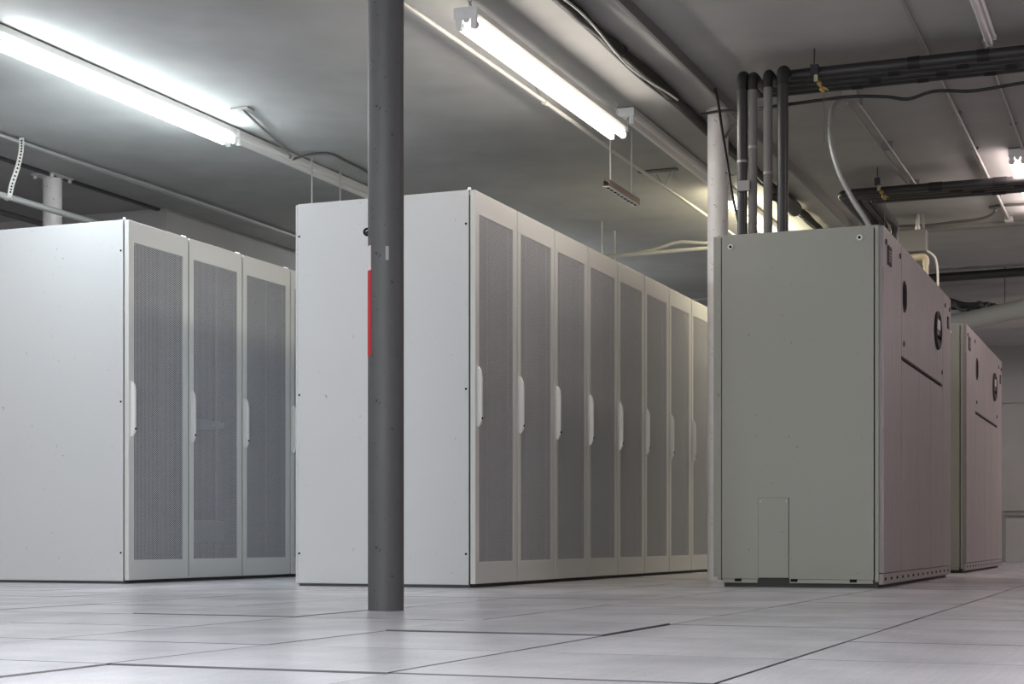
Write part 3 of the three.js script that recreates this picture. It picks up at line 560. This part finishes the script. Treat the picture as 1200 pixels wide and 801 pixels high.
  mk('whip_tube', sweep(rounded([onH(283.5, 126, CEIL), onH(286, 130, CEIL - 0.012), onH(333, 174, CEIL - 0.02), P(-5.285, 2.735, 9.36), P(-5.30, 2.725, 9.37)], 0.06, 6), 0.0085, 10), M.greyConduit, wh);
  mk('ceiling_box', rb(-0.06, 0.06, -0.012, 0, -0.04, 0.04, 0.003).translate(onH(284, 127, CEIL).x, CEIL, onH(284, 127, CEIL).z), M.greyConduit, wh);
  wire('grey_cable', [onH(342, 187, 2.735), onH(358, 182, 2.755), onH(372, 180, 2.77), onH(386, 180, 2.771), onH(404, 188, 2.771), onH(428, 200, 2.771), onH(452, 216, 2.771)], 0.008, M.greyCable, 'dark cable curving over the ceiling beside the empty strip light at left', 'cable', 50);
  // hanging rails on threaded rods
  const rail = (v, h, ua, ub, r0, r1, label) => {
    const q = thing('hanging_rail', label, 'rail', P(v, h, ua));
    const L = ub - ua, prof = [[-0.0205, 0], [0.0205, 0], [0.0205, 0.041], [0.012, 0.041], [0.012, 0.034], [0.0175, 0.034], [0.0175, 0.003], [-0.0175, 0.003], [-0.0175, 0.034], [-0.012, 0.034], [-0.012, 0.041], [-0.0205, 0.041]];
    const g = extrude(prof, L); g.translate(0, 0, -L); mk('channel', g, M.rail || (M.rail = std([0.20, 0.15, 0.125], 0.5, { metalness: 0.3 })), q);
    mk('bottom_flange', rb(-0.022, 0.022, -0.003, 0.001, -L, 0, 0.001), M.fixture, q);
    for (let k = 0; k < 9; k++) mk('slot', rb(-0.008, 0.008, -0.0045, -0.002, -L * (k + 0.85) / 9.2, -L * (k + 0.35) / 9.2, 0.001), M.black, q);
    for (const u of [r0, r1]) mk('threaded_rod', rod(new THREE.Vector3(0, 0.0, -(u - ua)), new THREE.Vector3(0, CEIL - h, -(u - ua)), 0.005, 8), M.conduit, q);
  };
  rail(-3.09, 2.338, 9.238, 9.845, 9.32, 9.74, 'slotted steel rail hanging on two thin rods below the lit chain-hung strip light');
  rail(-5.265, 2.28, 9.52, 10.10, 9.60, 10.0, 'two thin rods with a rail, hanging behind the middle row left of the grey column');
  // conduits crossing above the middle row, on rods
  const cr = thing('conduit_rack', 'pale conduits on two thin rods crossing above the far end of the middle row', 'conduit', null);
  mk('conduit_pipe', sweep(spline([P(-4.5, 2.515, 12.50), P(-4.0, 2.517, 12.50), P(-3.5, 2.525, 12.50), P(-3.0, 2.525, 12.50), P(-2.70, 2.525, 12.50)], 30), 0.015, 10), M.conduit, cr);
  mk('conduit_pipe', sweep(spline([P(-4.5, 2.525, 12.56), P(-4.1, 2.525, 12.56), P(-3.78, 2.56, 12.56), P(-3.6, 2.60, 12.56), P(-3.4, 2.58, 12.56), P(-3.1, 2.565, 12.56), P(-2.70, 2.575, 12.56)], 40), 0.013, 10), M.conduit, cr);
  for (const [v, u] of [[-4.185, 12.40], [-4.21, 12.81]]) mk('threaded_rod', rod(P(v, 2.50, u), P(v, CEIL - 0.002, u), 0.008, 8), M.conduit, cr);
  mk('cross_bar', rb(-4.24, -4.16, 2.478, 2.498, -12.85, -12.36, 0.002), M.greyConduit, cr);
  tag(mk('far_conduit', rod(P(-5.2, 2.66, 16.0), P(-2.66, 2.66, 16.0), 0.014, 10), M.greyConduit), 'faint conduit near the far ceiling just above the last racks of the middle row', 'conduit');
  tag(mk('ceiling_bracket', rb(-0.14, 0.14, -0.012, 0, -0.03, 0.03, 0.004).translate(onH(771, 199, CEIL).x, CEIL, onH(771, 199, CEIL).z), M.greyCable), 'flat dark bracket on the ceiling above the hanging slotted rail', 'bracket');
  // far right
  const bp = thing('far_black_pipe', 'black insulated pipe crossing the ceiling far back, right of the front cooling unit', 'pipe', null);
  mk('pipe_body', sweep(spline([P(-2.3, 2.690, 15.75), P(-1.9, 2.705, 15.80), P(-1.2, 2.712, 15.80), P(0, 2.712, 15.80), P(0.85, 2.712, 15.80)], 50), 0.042, 12), M.insul, bp);
  for (const v of [-2.0, -1.2, 0.2]) mk('hanger_rod', rod(P(v, 2.712, 15.80), P(v, CEIL, 15.80), 0.004, 6), M.greyConduit, bp);
  wire('grey_cable', [at(1052, 265, 12.9), at(1090, 263.5, 12.9), at(1120, 260, 12.8), at(1145, 257, 12.7), at(1160, 252.5, 12.6), at(1166.5, 247, 12.55), at(1164, 241.5, 12.5), at(1160, 243, 12.45), at(1172, 241, 12.4), at(1203, 239, 12.3)], 0.011, M.greyCable, 'dark cable with an S-bend on the ceiling below the second pipe run', 'cable', 120);
  const jb = thing('junction_box', 'small pale box at the end of the thin conduit near the far right ceiling', 'box', null), jp = P(-1.152, CEIL, 13.43);
  mk('box_body', rb(jp.x - 0.030, jp.x + 0.030, CEIL - 0.032, CEIL, jp.z - 0.04, jp.z + 0.04, 0.004), M.conduit, jb); mk('box_cover', rb(jp.x - 0.032, jp.x + 0.032, CEIL - 0.037, CEIL - 0.032, jp.z - 0.042, jp.z + 0.042, 0.002), M.fixture, jb);
  // grey box over the rear cooling unit, its conduit and the cream pipe frame under it
  const gb = thing('ceiling_plenum_box', 'grey sheet metal box hanging from the ceiling above the rear cooling unit', 'box', null);
  mk('box_body', rb(-2.28, -1.735, 2.485, 2.655, -13.12, -13.0, 0.004), M.box, gb);
  for (const [v, u] of [[-2.25, 13.03], [-1.762, 13.03], [-2.25, 13.09], [-1.762, 13.09]]) mk('hanger_rod', rod(P(v, 2.65, u), P(v, CEIL, u), 0.005, 6), M.greyConduit, gb);
  const vc = thing('vertical_conduit', 'short bright vertical conduit from the ceiling down to the grey hanging box', 'conduit', null), vp = onU(1075.5, 250, 13.06);
  mk('conduit_pipe', rod(P(vp.x, 2.656, 13.06), P(vp.x, CEIL, 13.06), 0.015, 12), M.conduit, vc); mk('fitting', rod(P(vp.x, 2.656, 13.06), P(vp.x, 2.69, 13.06), 0.020, 12), M.steel, vc);
  const cf = thing('cream_pipe_frame', 'cream angled pipe frame below the grey hanging box, behind the front cooling unit', 'pipe', null), ct = onU(1085, 298, 13.05);
  mk('pipe_body', sweep(rounded([P(-2.25, 2.446, 13.05), P(ct.x, 2.446, 13.05), P(ct.x, 1.812, 13.05)], 0.05, 6), 0.021, 14), M.cream, cf);
  mk('elbow_joint', sweep(rounded([P(ct.x - 0.10, 2.446, 13.05), P(ct.x, 2.446, 13.05), P(ct.x, 2.38, 13.05)], 0.05, 6), 0.026, 14), M.cream, cf);
  wire('white_cable', [P(-1.745, 2.50, 13.06), P(ct.x + 0.055, 2.455, 13.09), P(ct.x + 0.075, 2.40, 13.1), P(ct.x + 0.085, 2.25, 13.1), P(ct.x + 0.07, 2.05, 13.1), P(ct.x + 0.05, 1.82, 13.1)], 0.009, M.whiteWire, 'white cable curving down beside the cream pipe frame', 'cable', 30);
  // round pale duct in front of the bulkhead, and the dark cables above it
  const du = thing('round_duct', 'round pale flexible duct near the ceiling above the rear cooling unit', 'duct', null);
  mk('duct_body', sweep(spline([P(-2.3, 2.34, 16.72), P(-1.91, 2.35, 16.39), P(-1.21, 2.36, 15.67), P(-0.4, 2.40, 14.85), P(0.6, 2.45, 14.3)], 160), (i) => 0.086 + 0.003 * Math.sin(i * 1.1), 20), M.duct, du);
  for (const [v, u] of [[-1.4, 15.87], [-0.4, 14.85]]) mk('hanger_wire', rod(P(v, 2.40, u), P(v, CEIL, u), 0.004, 6), M.cable, du);
  const tc = thing('cable_tangle', 'tangle of dark cables above the round pale duct, behind the front cooling unit', 'cables', null);
  for (let k = 0; k < 11; k++) { const a = rnd(), b = rnd(), c = rnd(); mk('cable_strand', sweep(spline([at(1096, 345 + 22 * a, 16.15), at(1112 + 6 * b, 350 + 14 * c, 16.05), at(1126 + 8 * c, 354 + 10 * a, 15.95), at(1138 + 10 * a, 353 + 9 * b, 15.85), at(1150 + 22 * b, 355 + 7 * c, 15.7)], 30), 0.012 + 0.014 * b, 8), k % 3 ? M.cable : M.greyCable, tc); }
}
renderer.render(scene, camera);
